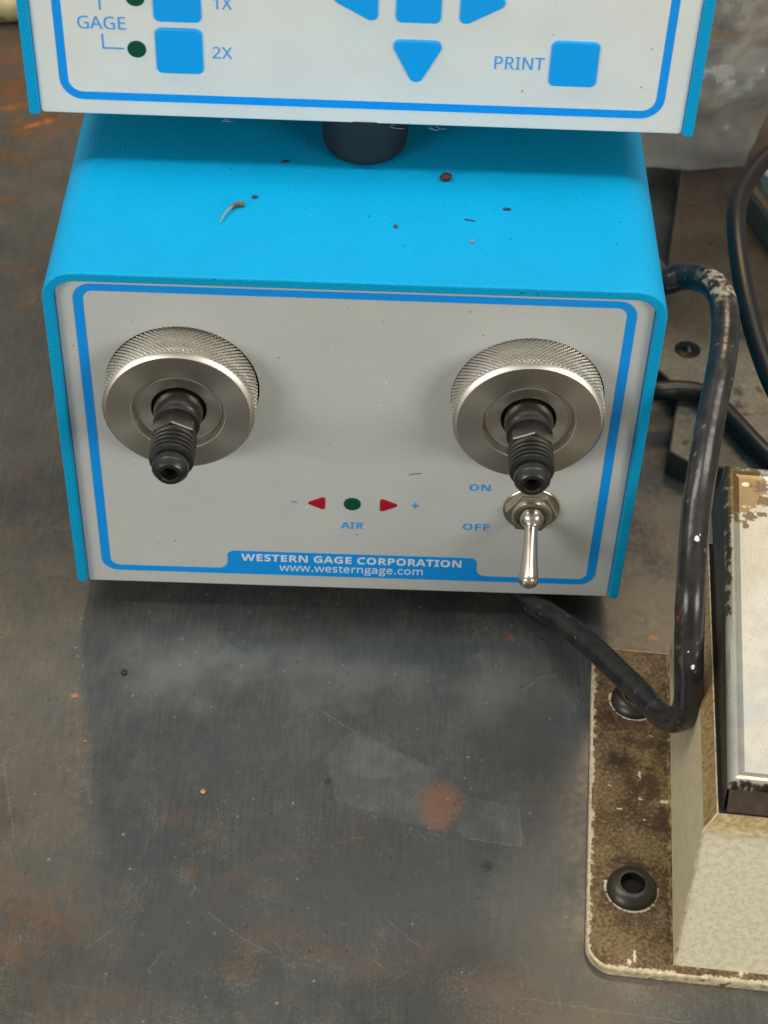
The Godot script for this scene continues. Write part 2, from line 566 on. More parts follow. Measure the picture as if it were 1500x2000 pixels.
# ---------------------------------------------------------------- bench
func bench() -> void:
	var w := 1200
	var h := 1785
	var s := Sheet.new(-190, -410, 200, 165, 3.5)
	w = s.im.get_width()
	h = s.im.get_height()
	var big := noise_bytes(w, h, 0.003, 3, 101)
	var mid := noise_bytes(w, h, 0.015, 4, 102)
	var fine := noise_bytes(w, h, 0.33, 2, 103)
	var streak := noise_bytes(w, h, 0.06, 3, 104)
	var rust := noise_bytes(w, h, 0.012, 5, 105)
	var bi := Image.create_from_data(w, h / 14, false, Image.FORMAT_L8, noise_bytes(w, h / 14, 0.22, 3, 108))
	bi.resize(w, h, Image.INTERPOLATE_CUBIC)
	var brush := bi.get_data()
	var data := PackedByteArray()
	data.resize(w * h * 3)
	var o := 0
	for y in h:
		var mz := y / s.k + s.y0
		var near := smoothstep(75.0, 150.0, mz)
		for x in w:
			var mx := x / s.k + s.x0
			var j := y * w + x
			var b := big[j] / 255.0
			var m := mid[j] / 255.0
			var f := fine[j] / 255.0
			# cool blued steel, browner to the left and near the front edge
			var brown := clampf(smoothstep(-45.0, -130.0, mx) * 0.75 + near * 0.2 + (m - 0.5) * 0.4, 0.0, 1.0)
			var l := 0.93 + 0.20 * (b - 0.5) + 0.11 * (m - 0.5) + 0.22 * (f - 0.5) + 0.06 * (streak[j] / 255.0 - 0.5) + 0.16 * (brush[j] / 255.0 - 0.5)
			var r := lerpf(79.0, 90.0, brown) * l
			var g := lerpf(82.0, 85.0, brown) * l
			var bl := lerpf(82.0, 75.0, brown) * l
			# reddish rust bloom
			var q := rust[j] / 255.0
			var ru := smoothstep(0.66, 0.95, q + 0.10 * near + 0.10 * smoothstep(-60.0, -130.0, mx) + 0.10 * smoothstep(-150.0, -330.0, mz)) * 0.26
			r = lerpf(r, 122.0 * l, ru); g = lerpf(g, 88.0 * l, ru); bl = lerpf(bl, 68.0 * l, ru)
			# pale worn specks near the front
			if f * 0.6 + m * 0.4 > 0.74 - 0.06 * near:
				r += 16; g += 14; bl += 10
			data[o] = clampi(int(r), 0, 255); data[o + 1] = clampi(int(g), 0, 255); data[o + 2] = clampi(int(bl), 0, 255)
			o += 3
	s.im = Image.create_from_data(w, h, false, Image.FORMAT_RGB8, data)
	# wiped, paler clouds with painted sheen near the box, and darker clouds
	s.blot(-51, 24, 26, 18, rgb(118, 121, 118), 0.6, 0.5, 0.05, 0.9)
	s.blot(-6, 24, 46, 14, rgb(116, 119, 116), 0.55, 0.5, 0.05, 0.9)
	s.blot(50, 27, 24, 14, rgb(116, 118, 114), 0.4, 0.5, 0.05, 0.9)
	s.blot(-30, 58, 20, 16, rgb(70, 76, 76), 0.5, 0.5, 0.05, 0.9)
	s.blot(14, 102, 62, 22, rgb(68, 71, 70), 0.6, 0.5, 0.04, 0.9)
	s.blot(64, 58, 22, 36, rgb(66, 69, 68), 0.6, 0.5, 0.04, 0.9)
	s.blot(50, 130, 50, 22, rgb(66, 66, 63), 0.6, 0.5, 0.04, 0.9)
	s.blot(-40, 120, 50, 24, rgb(76, 77, 74), 0.5, 0.5, 0.04, 0.9)
	# dried residue with an edge, and the ghost of a label
	s.poly(PackedVector2Array([Vector2(-5, 57), Vector2(-1, 50), Vector2(3, 46), Vector2(9, 48), Vector2(18, 54), Vector2(27.7, 59.4), Vector2(28, 80), Vector2(18, 79), Vector2(8, 75), Vector2(-1, 73)]), rgb(118, 121, 118), 0.26)
	s.poly(PackedVector2Array([Vector2(4, 48), Vector2(12, 51), Vector2(26, 60), Vector2(10, 64), Vector2(0, 62)]), rgb(130, 133, 128), 0.18)
	s.poly(PackedVector2Array([Vector2(36, 69), Vector2(52, 72.8), Vector2(52.2, 86.2), Vector2(34, 83.5)]), rgb(110, 112, 109), 0.25)
	s.line(Vector2(52, 73), Vector2(52.3, 86), 0.5, rgb(150, 140, 120), 0.5)
	s.line(Vector2(36, 84), Vector2(52.3, 86.3), 0.4, rgb(150, 140, 120), 0.35)
	# the round rust mark
	s.blot(29.3, 71.5, 7.4, 8.2, rgb(116, 88, 72), 0.85, 0.4, 0.4, 0.5, 0.25)
	s.blot(28.2, 77.5, 5.2, 5.0, rgb(116, 88, 72), 0.8, 0.4, 0.4, 0.5)
	s.blot(29.5, 70, 5, 6, rgb(112, 78, 64), 0.5, 1.4, 0.9, 0.9)
	for t in [[-19.6, 103.9, 5, 4, 0.5], [-25.5, 130.8, 5, 4.4, 0.85], [-22.7, 122, 5, 4, 0.5], [-42.2, 98.8, 2.6, 3.2, 0.7], [80, 127, 9, 6, 0.55], [42, 133, 14, 6, 0.5], [7, 126, 16, 6, 0.35], [93, 133, 10, 5, 0.55], [60, 142, 22, 5, 0.5], [-60, 138, 12, 5, 0.3], [88, 122, 4, 5, 0.4]]:
		s.blot(t[0], t[1], t[2], t[3], rgb(124, 114, 96), t[4] * 0.6, 1.5, 0.9, 0.6)
		s.blot(t[0] + 1, t[1] - 2, t[2] * 1.3, t[3] * 1.2, rgb(88, 66, 54), t[4] * 0.5, 1.0, 0.25, 0.8)
	for t in [[-84.7, 112, 11, 9, 0.75], [-86, 125.8, 7, 4, 0.7], [-76, 118, 9, 6, 0.4], [-92, 100, 7, 5, 0.5], [-18, 117, 11, 5, 0.35], [-4, 122, 9, 4, 0.4], [25, 120, 12, 6, 0.3]]:
		s.blot(t[0], t[1], t[2], t[3], rgb(112, 76, 56), t[4] * 0.5, 1.1, 0.2, 0.9)
	# faint rust ring left by a can
	for k in 40:
		var a := lerpf(PI * 0.98, PI * 1.62, k / 39.0)
		s.blot(-13 + cos(a) * 21.5, 112 + sin(a) * 20.5, 2.0, 1.6, rgb(104, 80, 72), 0.16, 1.2, 0.5, 0.7)
	# orange rust at the far left
	for t in [[-142, -272, 13, 8, 0.85], [-135, -280, 7, 4, 0.9], [-155, -299, 22, 16, 0.85], [-124, -277, 8, 6, 0.4], [-160, -330, 26, 14, 0.7], [-150, -250, 12, 9, 0.5], [-144, -220, 5, 6, 0.55], [-128, -151, 4, 3, 0.5], [-132, -176, 7, 4, 0.3], [-168, -265, 10, 20, 0.6]]:
		s.blot(t[0], t[1], t[2], t[3], rgb(128, 78, 36), t[4] * 0.8, 1.2, 0.12, 1.0)
	s.blot(-139, -276, 8, 1.8, rgb(196, 116, 38), 0.85, 1.0, 0.25, 1.0, -0.55)
	s.blot(-153, -288, 9, 2.4, rgb(170, 98, 38), 0.6, 1.0, 0.25, 1.0, -0.5)
	s.blot(97, 4.6, 2.0, 1.5, rgb(176, 104, 62), 0.8, 0.9, 0.6, 0.4)
	s.blot(52, 6.9, 2.0, 1.5, rgb(130, 80, 50), 0.6, 0.9, 0.6, 0.4)
	s.blot(-82.3, 35.9, 1.3, 0.9, rgb(176, 116, 82), 0.85, 0.3, 0.8, 0.3)
	s.blot(-4, 65.3, 1.3, 1.2, rgb(58, 50, 40), 0.8, 0.5, 0.8, 0.3)
	s.blot(42.1, 93.2, 1.8, 2.2, rgb(40, 42, 38), 0.5, 0.6, 0.5, 0.6)
	for l in [[-67.5, 124.4, -61.4, 118.3], [12, 122.4, 10, 119.3], [49.5, 19.8, 55.5, 28.8], [55.5, 28.8, 58.9, 24.6], [60, 23, 65.3, 22.2], [-35.4, 111.1, -25.7, 118.9], [-25.7, 118.9, -10, 128], [14, 112, 24, 121], [-50, 130, -46, 124], [70, 60, 74, 66], [-8, 38, 4, 47], [-100, 60, -92, 90], [50, 135, 95, 141], [60, 131, 61, 139]]:
		s.line(Vector2(l[0], l[1]), Vector2(l[2], l[3]), 0.4, rgb(150, 148, 142), 0.4)
	var rng := RandomNumberGenerator.new()
	rng.seed = 77
	for k in 300:
		var p := Vector2(rng.randf_range(-110, 115), rng.randf_range(-10, 160))
		var white := rng.randf() < 0.55
		s.blot(p.x, p.y, rng.randf_range(0.25, 0.5), rng.randf_range(0.25, 0.6), rgb(178, 172, 160) if white else rgb(34, 32, 30), rng.randf_range(0.2, 0.7), 0.3, 1.0, 0.5)
	for k in 190:
		var p := Vector2(rng.randf_range(-110, 100), rng.randf_range(60, 160))
		var d := Vector2.from_angle(rng.randf() * TAU) * rng.randf_range(1.0, 6.0)
		s.line(p, p + d, 0.3, rgb(150, 146, 138), rng.randf_range(0.1, 0.4))
	# roughness: smears on satin steel
	var rb := noise_bytes(600, 900, 0.012, 5, 106)
	var rf := noise_bytes(600, 900, 0.2, 2, 107)
	var rd := PackedByteArray()
	rd.resize(600 * 900)
	for k in rd.size():
		rd[k] = clampi(int(70 + (rb[k] - 127) * 0.35 + (rf[k] - 127) * 0.14), 42, 190)
	var bm := mat(Color.WHITE, 1.0, 0.0, 0.5)
	bm.albedo_texture = tex(s.im)
	bm.roughness_texture = tex(Image.create_from_data(600, 900, false, Image.FORMAT_L8, rd))
	bm.roughness_texture_channel = BaseMaterial3D.TEXTURE_CHANNEL_RED
	var g := Geo.new()
	var a := Vector2(-420, -620)
	var b := Vector2(460, 330)
	var uv := func(x: float, z: float): return Vector2((x + 190) / 390.0, (z + 410) / 575.0)
	g.quad(mm(a.x, 0, b.y), mm(b.x, 0, b.y), mm(b.x, 0, a.y), mm(a.x, 0, a.y), [uv.call(a.x, b.y), uv.call(b.x, b.y), uv.call(b.x, a.y), uv.call(a.x, a.y)])
	var side := Geo.new()
	var t := -9.0
	side.quad(mm(a.x, t, b.y), mm(b.x, t, b.y), mm(b.x, 0, b.y), mm(a.x, 0, b.y))
	side.quad(mm(b.x, t, b.y), mm(b.x, t, a.y), mm(b.x, 0, a.y), mm(b.x, 0, b.y))
	side.quad(mm(b.x, t, a.y), mm(a.x, t, a.y), mm(a.x, 0, a.y), mm(b.x, 0, a.y))
	side.quad(mm(a.x, t, a.y), mm(a.x, t, b.y), mm(a.x, 0, b.y), mm(a.x, 0, a.y))
	side.quad(mm(a.x, t, a.y), mm(b.x, t, a.y), mm(b.x, t, b.y), mm(a.x, t, b.y))
	var o2 := obj("workbench_top", mesh_of([[g, bm], [side, mat(rgb(70, 66, 62), 0.5, 0.4)]]))
	tag(o2, "dark stained steel workbench top with rust marks and scratches", "workbench")
	o2.set_meta("kind", "structure")

# ---------------------------------------------------------------- enclosures
# bent sheet cover open at the front and below: half width, bottom, top, back and front z
func cover(hw: float, y0: float, y1: float, z0: float, z1: float, parent: Node3D) -> void:
	var p := rounded([Vector3(hw - 3, y0, 0.8), Vector3(hw, y0, 0.8), Vector3(hw, y1, 9), Vector3(-hw, y1, 9), Vector3(-hw, y0, 0.8), Vector3(-hw + 3, y0, 0.8), Vector3(-hw + 3, y1 - 3, 6), Vector3(hw - 3, y1 - 3, 6)], 10)
	put("cover", extrude(p, z0, z1, 0.55, null, 3, 0.4), M.blue, parent)

func lathe_at(p: Array, n: int, at: Vector3, turn := Basis()) -> Geo:
	return lathe(p, n).moved(Transform3D(turn, at * U))

func foot(x: float, y0: float, z: float, h: float, r0: float, r1: float, parent: Node3D) -> void:
	var p := []
	for q in 6:
		var a := PI / 2 * q / 5
		p.append(Vector2(r0 - 4.0 + 4.0 * sin(a), 4.0 - 4.0 * cos(a)))
	p.push_front(Vector2(0, 0))
	p.append(Vector2(r1, h))
	p.append(Vector2(0, h))
	put("rubber_foot", lathe_at(p, 48, Vector3(x, y0, z), Basis(Vector3.RIGHT, -PI / 2)), M.rubber, parent)

func air_console() -> void:
	var y := 12.0
	var t := thing("air_gage_console", "lower sky blue instrument box with two knurled air couplings and toggle switch", "gauge unit")
	cover(85, y, 133.2, -232, 0, t)
	# front panel with two bores for the couplings
	var cg := CSGCombiner3D.new()
	cg.name = "front_panel"
	t.add_child(cg)
	var body := CSGMesh3D.new()
	body.name = "sheet"
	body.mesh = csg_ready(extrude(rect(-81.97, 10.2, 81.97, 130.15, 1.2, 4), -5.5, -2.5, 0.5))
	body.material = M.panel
	cg.add_child(body)
	for x in [-48.5, 49.7]:
		var hole := CSGCylinder3D.new()
		hole.name = "bore"
		hole.radius = 21.85 * U
		hole.height = 0.02
		hole.sides = 64
		hole.operation = CSGShape3D.OPERATION_SUBTRACTION
		hole.material = M.void
		cg.add_child(hole)
		hole.transform = Transform3D(Basis(Vector3.RIGHT, PI / 2), mm(x, 92.25, -3))
	put("back_panel", extrude(rect(-81.8, 12.5, 81.8, 130, 2, 4), -229, -226, 0.3), M.plate_grey, t)
	put("base_plate", extrude(rect(-81.9, -226, 81.9, -7, 2, 4), 11.2, 12.6, 0.2).moved(Transform3D(Basis(Vector3.RIGHT, -PI / 2) * Basis.from_scale(Vector3(1, -1, 1)), Vector3.ZERO)), M.plate_grey, t)
	for x in [-66, 66]:
		for z in [-32, -205]:
			foot(x, 0, z, 11.4, 8.5, 9, t)
	# printed frame line with the name tab
	var zf := -2.5
	put("printed_frame", band(rect(-77.1, 15.5, 77.1, 128.0, 5.2), rect(-74.3, 17.9, 74.3, 125.6, 2.8), zf + 0.01, zf + 0.1), M.print_blue, t)
	var tab := rounded([Vector3(-41.5, 17.9, 0), Vector3(43.5, 17.9, 0), Vector3(39.8, 17.9, 3.0), Vector3(39.8, 25.8, 2.2), Vector3(-37.8, 25.8, 2.2), Vector3(-37.8, 17.9, 3.0)], 6)
	put("printed_name_tab", extrude(tab, zf + 0.01, zf + 0.1), M.print_blue, t)
	lettering("WESTERN GAGE CORPORATION", -33.5, 35.0, 21.6, 24.6, zf + 0.1, M.print_white, t, true)
	lettering("www.westerngage.com", -21.7, 23.2, 16.55, 20.4, zf + 0.1, M.print_white, t)
	lettering("AIR", -2.7, 4.2, 37.2, 39.9, zf + 0.01, M.print_text, t, true)
	lettering("ON", 35.4, 41.7, 54.9, 57.6, zf + 0.01, M.print_text, t, true)
	lettering("OFF", 34.4, 42.6, 38.2, 41.0, zf + 0.01, M.print_text, t, true)
	lettering("+", 18.5, 20.8, 46.6, 49.0, zf + 0.01, M.print_text, t, true)
	lettering("-", -17.7, -16.2, 47.5, 48.1, zf + 0.01, M.print_text, t, true)
	put("indicator_lens", extrude(disc(0.55, 47.7, 2.6), zf, zf + 0.35, 0.3), M.lens_green, t)
	put("indicator_lens", extrude(rounded([Vector3(-13.6, 47.6, 0.7), Vector3(-7.6, 44.7, 0.7), Vector3(-7.6, 50.6, 0.7)], 4), zf, zf + 0.35, 0.3), M.lens_red, t)
	put("indicator_lens", extrude(rounded([Vector3(15.0, 47.7, 0.7), Vector3(8.9, 50.6, 0.7), Vector3(8.9, 44.6, 0.7)], 4), zf, zf + 0.35, 0.3), M.lens_red, t)
	var kn := knurled(21.6, -4.1, 7.2)
	coupling(t, kn, Vector3(-48.8, 91.8, 0), 0.25)
	coupling(t, kn, Vector3(49.6, 92.2, 0), 0.05)
	toggle(t, Vector3(54.6, 48.2, zf))

# CSG wants welded, closed geometry
func csg_ready(g: Geo) -> ArrayMesh:
	var st := SurfaceTool.new()
	st.begin(Mesh.PRIMITIVE_TRIANGLES)
	st.set_smooth_group(-1)
	for k in g.i:
		st.add_vertex(g.v[k].snapped(Vector3.ONE * 1e-7))
	st.index()
	st.generate_normals()
	return st.commit()

func knurled(R: float, z0: float, z1: float) -> Geo:
	var teeth := 100
	var per := 8
	var pitch := TAU * R / teeth
	var rows := []
	var nr := int((z1 - z0) / pitch * per)
	var nc := teeth * per
	for r in nr + 1:
		var row := []
		var z := lerpf(z0, z1, float(r) / nr)
		var edge := minf(1.0, minf(z - z0, z1 - z) / 0.3)
		for k in nc:
			var a := TAU * k / nc
			var p := float(k) / per
			var q := z / pitch
			var h1 := absf(fposmod(p + q, 1.0) - 0.5) * 2.0
			var h2 := absf(fposmod(p - q, 1.0) - 0.5) * 2.0
			var d := minf(h1, h2)
			var rr := R - 0.66 + 0.70 * minf(d * 2.3, 1.0) * edge
			row.append(mm(rr * cos(a), rr * sin(a), z))
		rows.append(row)
	var g := Geo.new()
	for r in nr:
		for k in nc:
			var k2 := (k + 1) % nc
			g.quad(rows[r][k], rows[r][k2], rows[r + 1][k2], rows[r + 1][k])
	return g

func coupling(t: Node3D, kn: Geo, at: Vector3, spin: float) -> void:
	var R := 21.6
	# collar: turned face with a recess, knurled rim as a part of it
	var face := lathe([Vector2(R - 0.7, 7.0), Vector2(R - 0.25, 7.25), Vector2(R - 0.2, 7.5), Vector2(R - 1.25, 8.55), Vector2(R - 1.35, 8.6), Vector2(13.4, 8.6), Vector2(13.1, 8.45), Vector2(12.0, 6.5), Vector2(11.5, 6.4), Vector2(11.3, 6.6), Vector2(7.9, 6.6), Vector2(7.6, 6.3), Vector2(7.6, -3.0)], 120, null, 0.93)
	var o := obj("collar", mesh_of([[face, M.steel]]), t)
	o.transform = Transform3D(Basis(Vector3.BACK, spin), at * U)
	put("knurled_rim", kn, M.knurl, o)
	put("collar_back", lathe([Vector2(0, -3.9), Vector2(R - 0.5, -3.9), Vector2(R - 0.4, -3.6)], 64), M.void, o)
	# dark steel nozzle that comes out of the collar
	var prof := [Vector2(6.2, -3.0), Vector2(6.8, 1.0), Vector2(7.0, 4.0), Vector2(7.0, 7.5), Vector2(6.8, 9.6), Vector2(6.3, 11.2), Vector2(5.6, 12.0), Vector2(5.6, 12.3), Vector2(6.4, 12.5), Vector2(6.5, 13.2), Vector2(6.3, 13.5), Vector2(5.5, 13.7), Vector2(5.5, 15.4)]
	var noz := lathe(prof, 64, null, 0.93)
	# hexagon
	var hexp := PackedVector2Array()
	for k in 6:
		hexp.append(Vector2.from_angle(TAU * k / 6 + 0.36) * 6.4)
	extrude(hexp, 15.0, 19.4, 0.6, noz, 2, 0.6)
	var p2 := [Vector2(5.3, 19.2), Vector2(5.3, 20.0), Vector2(6.2, 20.2), Vector2(6.3, 20.6), Vector2(6.1, 20.9)]
	for k in 4:
		p2.append(Vector2(6.25, 21.1 + k * 1.62))
		p2.append(Vector2(6.25, 21.9 + k * 1.62))
		p2.append(Vector2(5.65, 22.15 + k * 1.62))
		p2.append(Vector2(5.65, 22.5 + k * 1.62))
	p2.append_array([Vector2(6.25, 27.6), Vector2(6.15, 28.0), Vector2(5.2, 28.4), Vector2(4.3, 28.6), Vector2(4.3, 29.4), Vector2(4.8, 29.6), Vector2(5.0, 29.8), Vector2(5.0, 31.6), Vector2(4.85, 31.9), Vector2(3.9, 33.2), Vector2(3.6, 33.5), Vector2(2.5, 33.6), Vector2(2.2, 33.2)])
	lathe(p2, 64, noz, 0.93)
	var hole := lathe([Vector2(2.2, 33.0), Vector2(2.1, 24.0), Vector2(0, 24.0)], 32)
	obj("nozzle", mesh_of([[noz, M.black_steel], [hole, M.void]]), o)

func toggle(t: Node3D, at: Vector3) -> void:
	var nut := PackedVector2Array()
	for k in 6:
		nut.append(Vector2.from_angle(TAU * k / 6 - 0.06) * 8.0)
	var o := put("toggle_switch", extrude(nut, 0, 2.6, 0.5), M.nickel, t)
	o.position = at * U
	put("bushing", lathe([Vector2(6.0, 0.5), Vector2(6.0, 3.5), Vector2(5.7, 3.9), Vector2(4.9, 4.0), Vector2(4.6, 3.6), Vector2(4.4, 1.2), Vector2(0, 1.0)], 48), M.nickel, o)
	put("washer", lathe([Vector2(8.6, 0), Vector2(8.6, 0.5), Vector2(8.4, 0.7), Vector2(5.5, 0.7)], 48), M.nickel, o)
	# lever: ball, thin neck, bat-shaped tip
	var p := [Vector2(0, -3.9)]
	for q in range(1, 11):
		var a := PI * 0.80 * q / 10
		p.append(Vector2(3.9 * sin(a), -3.9 * cos(a)))
	p.append_array([Vector2(2.05, 3.7), Vector2(2.0, 4.4), Vector2(2.15, 9.0), Vector2(2.5, 15.5), Vector2(2.9, 20.0)])
	for q in range(1, 8):
		var a := PI / 2 * q / 7
		p.append(Vector2(2.95 * cos(a), 20.5 + 2.6 * sin(a)))
	var lev := put("lever", lathe(p, 40), M.nickel, o)
	lev.transform = Transform3D(Basis(Vector3.RIGHT, deg_to_rad(21)) * Basis(Vector3.UP, deg_to_rad(-3)), mm(0, 0, 3.6))

func display_unit() -> void:
	var y := 149.2
	var t := thing("gage_display_unit", "upper blue control box with membrane keys and PRINT legend", "gauge unit")
	cover(93.5, y, 285, -285, -51, t)
	var zf := -52.4
	put("front_panel", extrude(rect(-90.47, y + 0.1, 90.47, 281.9, 1.2, 4), -56, zf, 0.45), M.panel_lit, t)
	put("back_panel", extrude(rect(-90.2, y + 1, 90.2, 281, 2, 4), -282, -279, 0.3), M.plate_grey, t)
	put("base_plate", extrude(rect(-90.2, -279, 90.2, -57, 2, 4), y + 0.6, y + 2.2, 0.2).moved(Transform3D(Basis(Vector3.RIGHT, -PI / 2) * Basis.from_scale(Vector3(1, -1, 1)), Vector3.ZERO)), M.plate_grey, t)
	foot(0.9, 133.2, -65.2, 16.5, 12.4, 13.2, t)
	for x in [-58, 60]:
		foot(x, 133.2, -205, 16.5, 12.4, 13.2, t)
	put("printed_frame", band(rect(-84.2, 154.0, 84.2, 276, 6.5), rect(-81.8, 156.5, 81.8, 273.5, 4.0), zf + 0.01, zf + 0.1), M.print_blue, t)
	var tz := zf + 0.01
	lettering("GAGE", -77.7, -64.7, 176.2, 180.1, tz, M.print_text, t)
	lettering("2X", -41.4, -36.0, 168.4, 172.0, tz, M.print_text, t)
	lettering("1X", -40.7, -35.7, 183.4, 187.0, tz, M.print_text, t)
	lettering("PRINT", 36.0, 49.6, 168.2, 172.1, tz, M.print_text, t)
	# bracket lines that join the legend to the lamps
	for b in [[-71.5, 182.0, -71.0, 186.6], [-71.0, 186.1, -65.6, 186.6], [-71.5, 170.2, -71.0, 174.8], [-71.0, 170.2, -65.6, 170.7]]:
		put("printed_line", extrude(rect(b[0], b[1], b[2], b[3], 0.05, 1), tz, zf + 0.09), M.print_text, t)
	for c in [[-62.1, 170.4], [-61.6, 186.0]]:
		put("indicator_lens", extrude(disc(c[0], c[1], 2.6), zf, zf + 0.3, 0.28), M.lens_green, t)
	for r in [[-56.9, 163.4, -44.0, 177.3], [-56.9, 179.2, -44.0, 193.1], [51.2, 163.6, 64.4, 177.6], [8.4, 181.5, 20.6, 195.4]]:
		put("key", extrude(rect(r[0], r[1], r[2], r[3], 1.8), zf, zf + 0.75, 0.55, null, 3), M.button, t)
	put("key", extrude(rounded([Vector3(14.6, 161.0, 2.0), Vector3(21.2, 173.6, 1.8), Vector3(21.0, 176.3, 1.6), Vector3(8.3, 176.3, 1.6), Vector3(8.1, 173.6, 1.8)], 5), zf, zf + 0.75, 0.55, null, 3), M.button, t)
	put("key", extrude(rounded([Vector3(-10.5, 188.4, 2), Vector3(1.4, 181.8, 1.8), Vector3(3.6, 181.8, 1.6), Vector3(3.6, 195.2, 1.6), Vector3(1.2, 195.2, 1.8)], 5), zf, zf + 0.75, 0.55, null, 3), M.button, t)
	put("key", extrude(rounded([Vector3(39.6, 188.4, 2), Vector3(28.0, 195.2, 1.8), Vector3(25.6, 195.2, 1.6), Vector3(25.6, 181.8, 1.6), Vector3(28.0, 181.8, 1.8)], 5), zf, zf + 0.75, 0.55, null, 3), M.button, t)

# ---------------------------------------------------------------- pedal at the front right
func pedal() -> void:
	var t := thing("foot_pedal", "worn cream cast pedal with bolted grimy flange at the right", "pedal", mm(91.6, 0, 125.5))
	t.rotation.y = deg_to_rad(-4.9)
	# flange: local x to the right, w to the back (z = -w)
	var s := Sheet.new(-26, -5, 4, 115, 7.0)
	var w := s.im.get_width()
	var h := s.im.get_height()
	var n1 := noise_bytes(w, h, 0.012, 4, 201)
	var n2 := noise_bytes(w, h, 0.10, 3, 202)
	var n3 := noise_bytes(w, h, 0.35, 2, 203)
	for y in h:
		for x in w:
			var j := y * w + x
			var a := n1[j] / 255.0
			var b := n2[j] / 255.0
			var c := n3[j] / 255.0
			var col := rgb(116, 96, 62).lerp(rgb(82, 62, 36), clampf((a - 0.35) * 2.2, 0, 1))
			col = col.lerp(rgb(150, 134, 98), clampf((b - 0.55) * 2.5, 0, 0.75))
			col = col.lerp(rgb(46, 36, 24), clampf((0.40 - b) * 3.0 + (c - 0.6) * 1.2, 0, 0.8))
			s.im.set_pixel(x, y, col)
	for q in [[-12, 82, 9, 4], [-8, 75, 6, 3], [-11, 30, 5, 3], [-6, 60, 4, 8], [-3, 47, 3, 5], [-16, 68, 5, 3], [-12, 22.8, 10, 9], [-11, 91, 10, 9]]:
		s.blot(q[0], q[1], q[2], q[3], rgb(44, 30, 20), 0.6, 0.9, 0.3, 0.7)
	for k in 60:   # chipped edge along the left and the front
		var ww := randf_range(2, 112)
		s.blot(-23.4, ww, randf_range(0.4, 1.3), randf_range(0.8, 2.6), rgb(206, 192, 164), 0.85, 0.9, 0.8, 0.4)
	for k in 26:
		s.blot(randf_range(-22, 0), -2.6, randf_range(0.8, 2.4), randf_range(0.3, 0.9), rgb(206, 192, 164), 0.8, 0.9, 0.8, 0.4)
	for k in 24:
		s.blot(randf_range(-21, -9), 111.8, randf_range(0.8, 1.8), randf_range(0.3, 0.8), rgb(196, 184, 160), 0.7, 0.9, 0.8, 0.4)
	for bq in [[-11.4, 22.8], [-11.0, 90.9]]:   # bare rings under the bolt heads
		for k in 120:
			var a := randf_range(PI * 0.9, TAU * 1.02)
			s.blot(bq[0] + cos(a) * 7.3, bq[1] + sin(a) * 7.3, randf_range(0.2, 0.7) * absf(sin(a * 1.5 + 0.5)) + 0.15, randf_range(0.2, 0.6), rgb(212, 202, 180), 0.9, 0.6, 0.8, 0.4)
	for q in [[-2.0, 54, 1.6, 0.7], [-9.2, 54.2, 0.7, 0.6], [-9.3, 63, 0.5, 1.4], [-18, 58, 0.5, 0.4], [-15, 50, 0.9, 0.4], [-6, 78, 0.7, 0.3], [-8, 47, 0.4, 0.4], [-10.5, 1.5, 0.5, 2.4], [-12, -0.6, 0.7, 1.0]]:
		s.blot(q[0], q[1], q[2], q[3], rgb(224, 216, 196), 0.9, 0.7, 0.8, 0.35)
	for k in 90:   # dark brown blots along the foot of the wall
		s.blot(randf_range(-2.2, 0.3), randf_range(0, 112), randf_range(0.3, 0.9), randf_range(0.4, 1.6), rgb(60, 44, 24), 0.6, 0.8, 0.7, 0.5)
	for k in 70:
		s.blot(randf_range(-1.0, 0.0), randf_range(0, 112), 0.4, randf_range(0.5, 2.0), rgb(176, 148, 92), 0.55, 0.8, 0.7, 0.5)
	var fm := mat(Color.WHITE, 0.55)
	fm.albedo_texture = tex(s.im)
	var fl := rounded([Vector3(-23.6, -3.2, 8), Vector3(134, -3.2, 8), Vector3(134, 112, 4), Vector3(-24.0, 112, 4)], 8)
	var fg := Geo.new()
	var fe := Geo.new()
	extrude(fl, 0.02, 3.0, 0.7, fg, 2, 0.0, fe)
	for k in fg.t.size():
		fg.t[k] = Vector2((fg.t[k].x + 26) / 30.0, (fg.t[k].y + 5) / 120.0)
	var lay := Transform3D(Basis(Vector3.RIGHT, Vector3(0, 0, -1), Vector3.UP), Vector3.ZERO)   # polygon y becomes w, depth becomes height
	obj("flange", mesh_of([[fg.moved(lay), fm], [fe.moved(lay), M.cream_edge]]), t)
	# hollow cast body in rings: base, knee, rim
	var R := [[0.0, 0.0, 110.0, 112.0, 2.95], [1.2, 10.7, 108.8, 111.0, 50.0], [4.1, 12.9, 105.9, 109.6, 55.0]]
	var corner := func(r: Array, k: int) -> Vector3:
		return mm([r[0], r[2], r[2], r[0]][k], r[4], -[r[1], r[1], r[3], r[3]][k])
	var walls := Geo.new()
	var front := Geo.new()
	var rim := Geo.new()
	var fuv := [Vector2(0, 1), Vector2(1, 1), Vector2(1, 0.14), Vector2(0, 0.14)]
	for k in 4:
		var k2 := (k + 1) % 4
		(front if k == 0 else walls).quad(corner.call(R[0], k), corner.call(R[0], k2), corner.call(R[1], k2), corner.call(R[1], k), fuv)
		(front if k == 0 else rim).quad(corner.call(R[1], k), corner.call(R[1], k2), corner.call(R[2], k2), corner.call(R[2], k), [Vector2(0, 0.14), Vector2(1, 0.14), Vector2(1, 0), Vector2(0, 0)])
	var deck := Geo.new()
	deck.quad(corner.call(R[2], 0), corner.call(R[2], 1), corner.call(R[2], 2), corner.call(R[2], 3))  # black cap stands in for the shade in the gap under the tray
	var fs := Sheet.new(0, 0, 110, 58, 8.0)
	var f1 := noise_bytes(fs.im.get_width(), fs.im.get_height(), 0.05, 4, 211)
	var fib := FastNoiseLite.new()
	fib.seed = 212; fib.frequency = 0.12; fib.fractal_octaves = 4
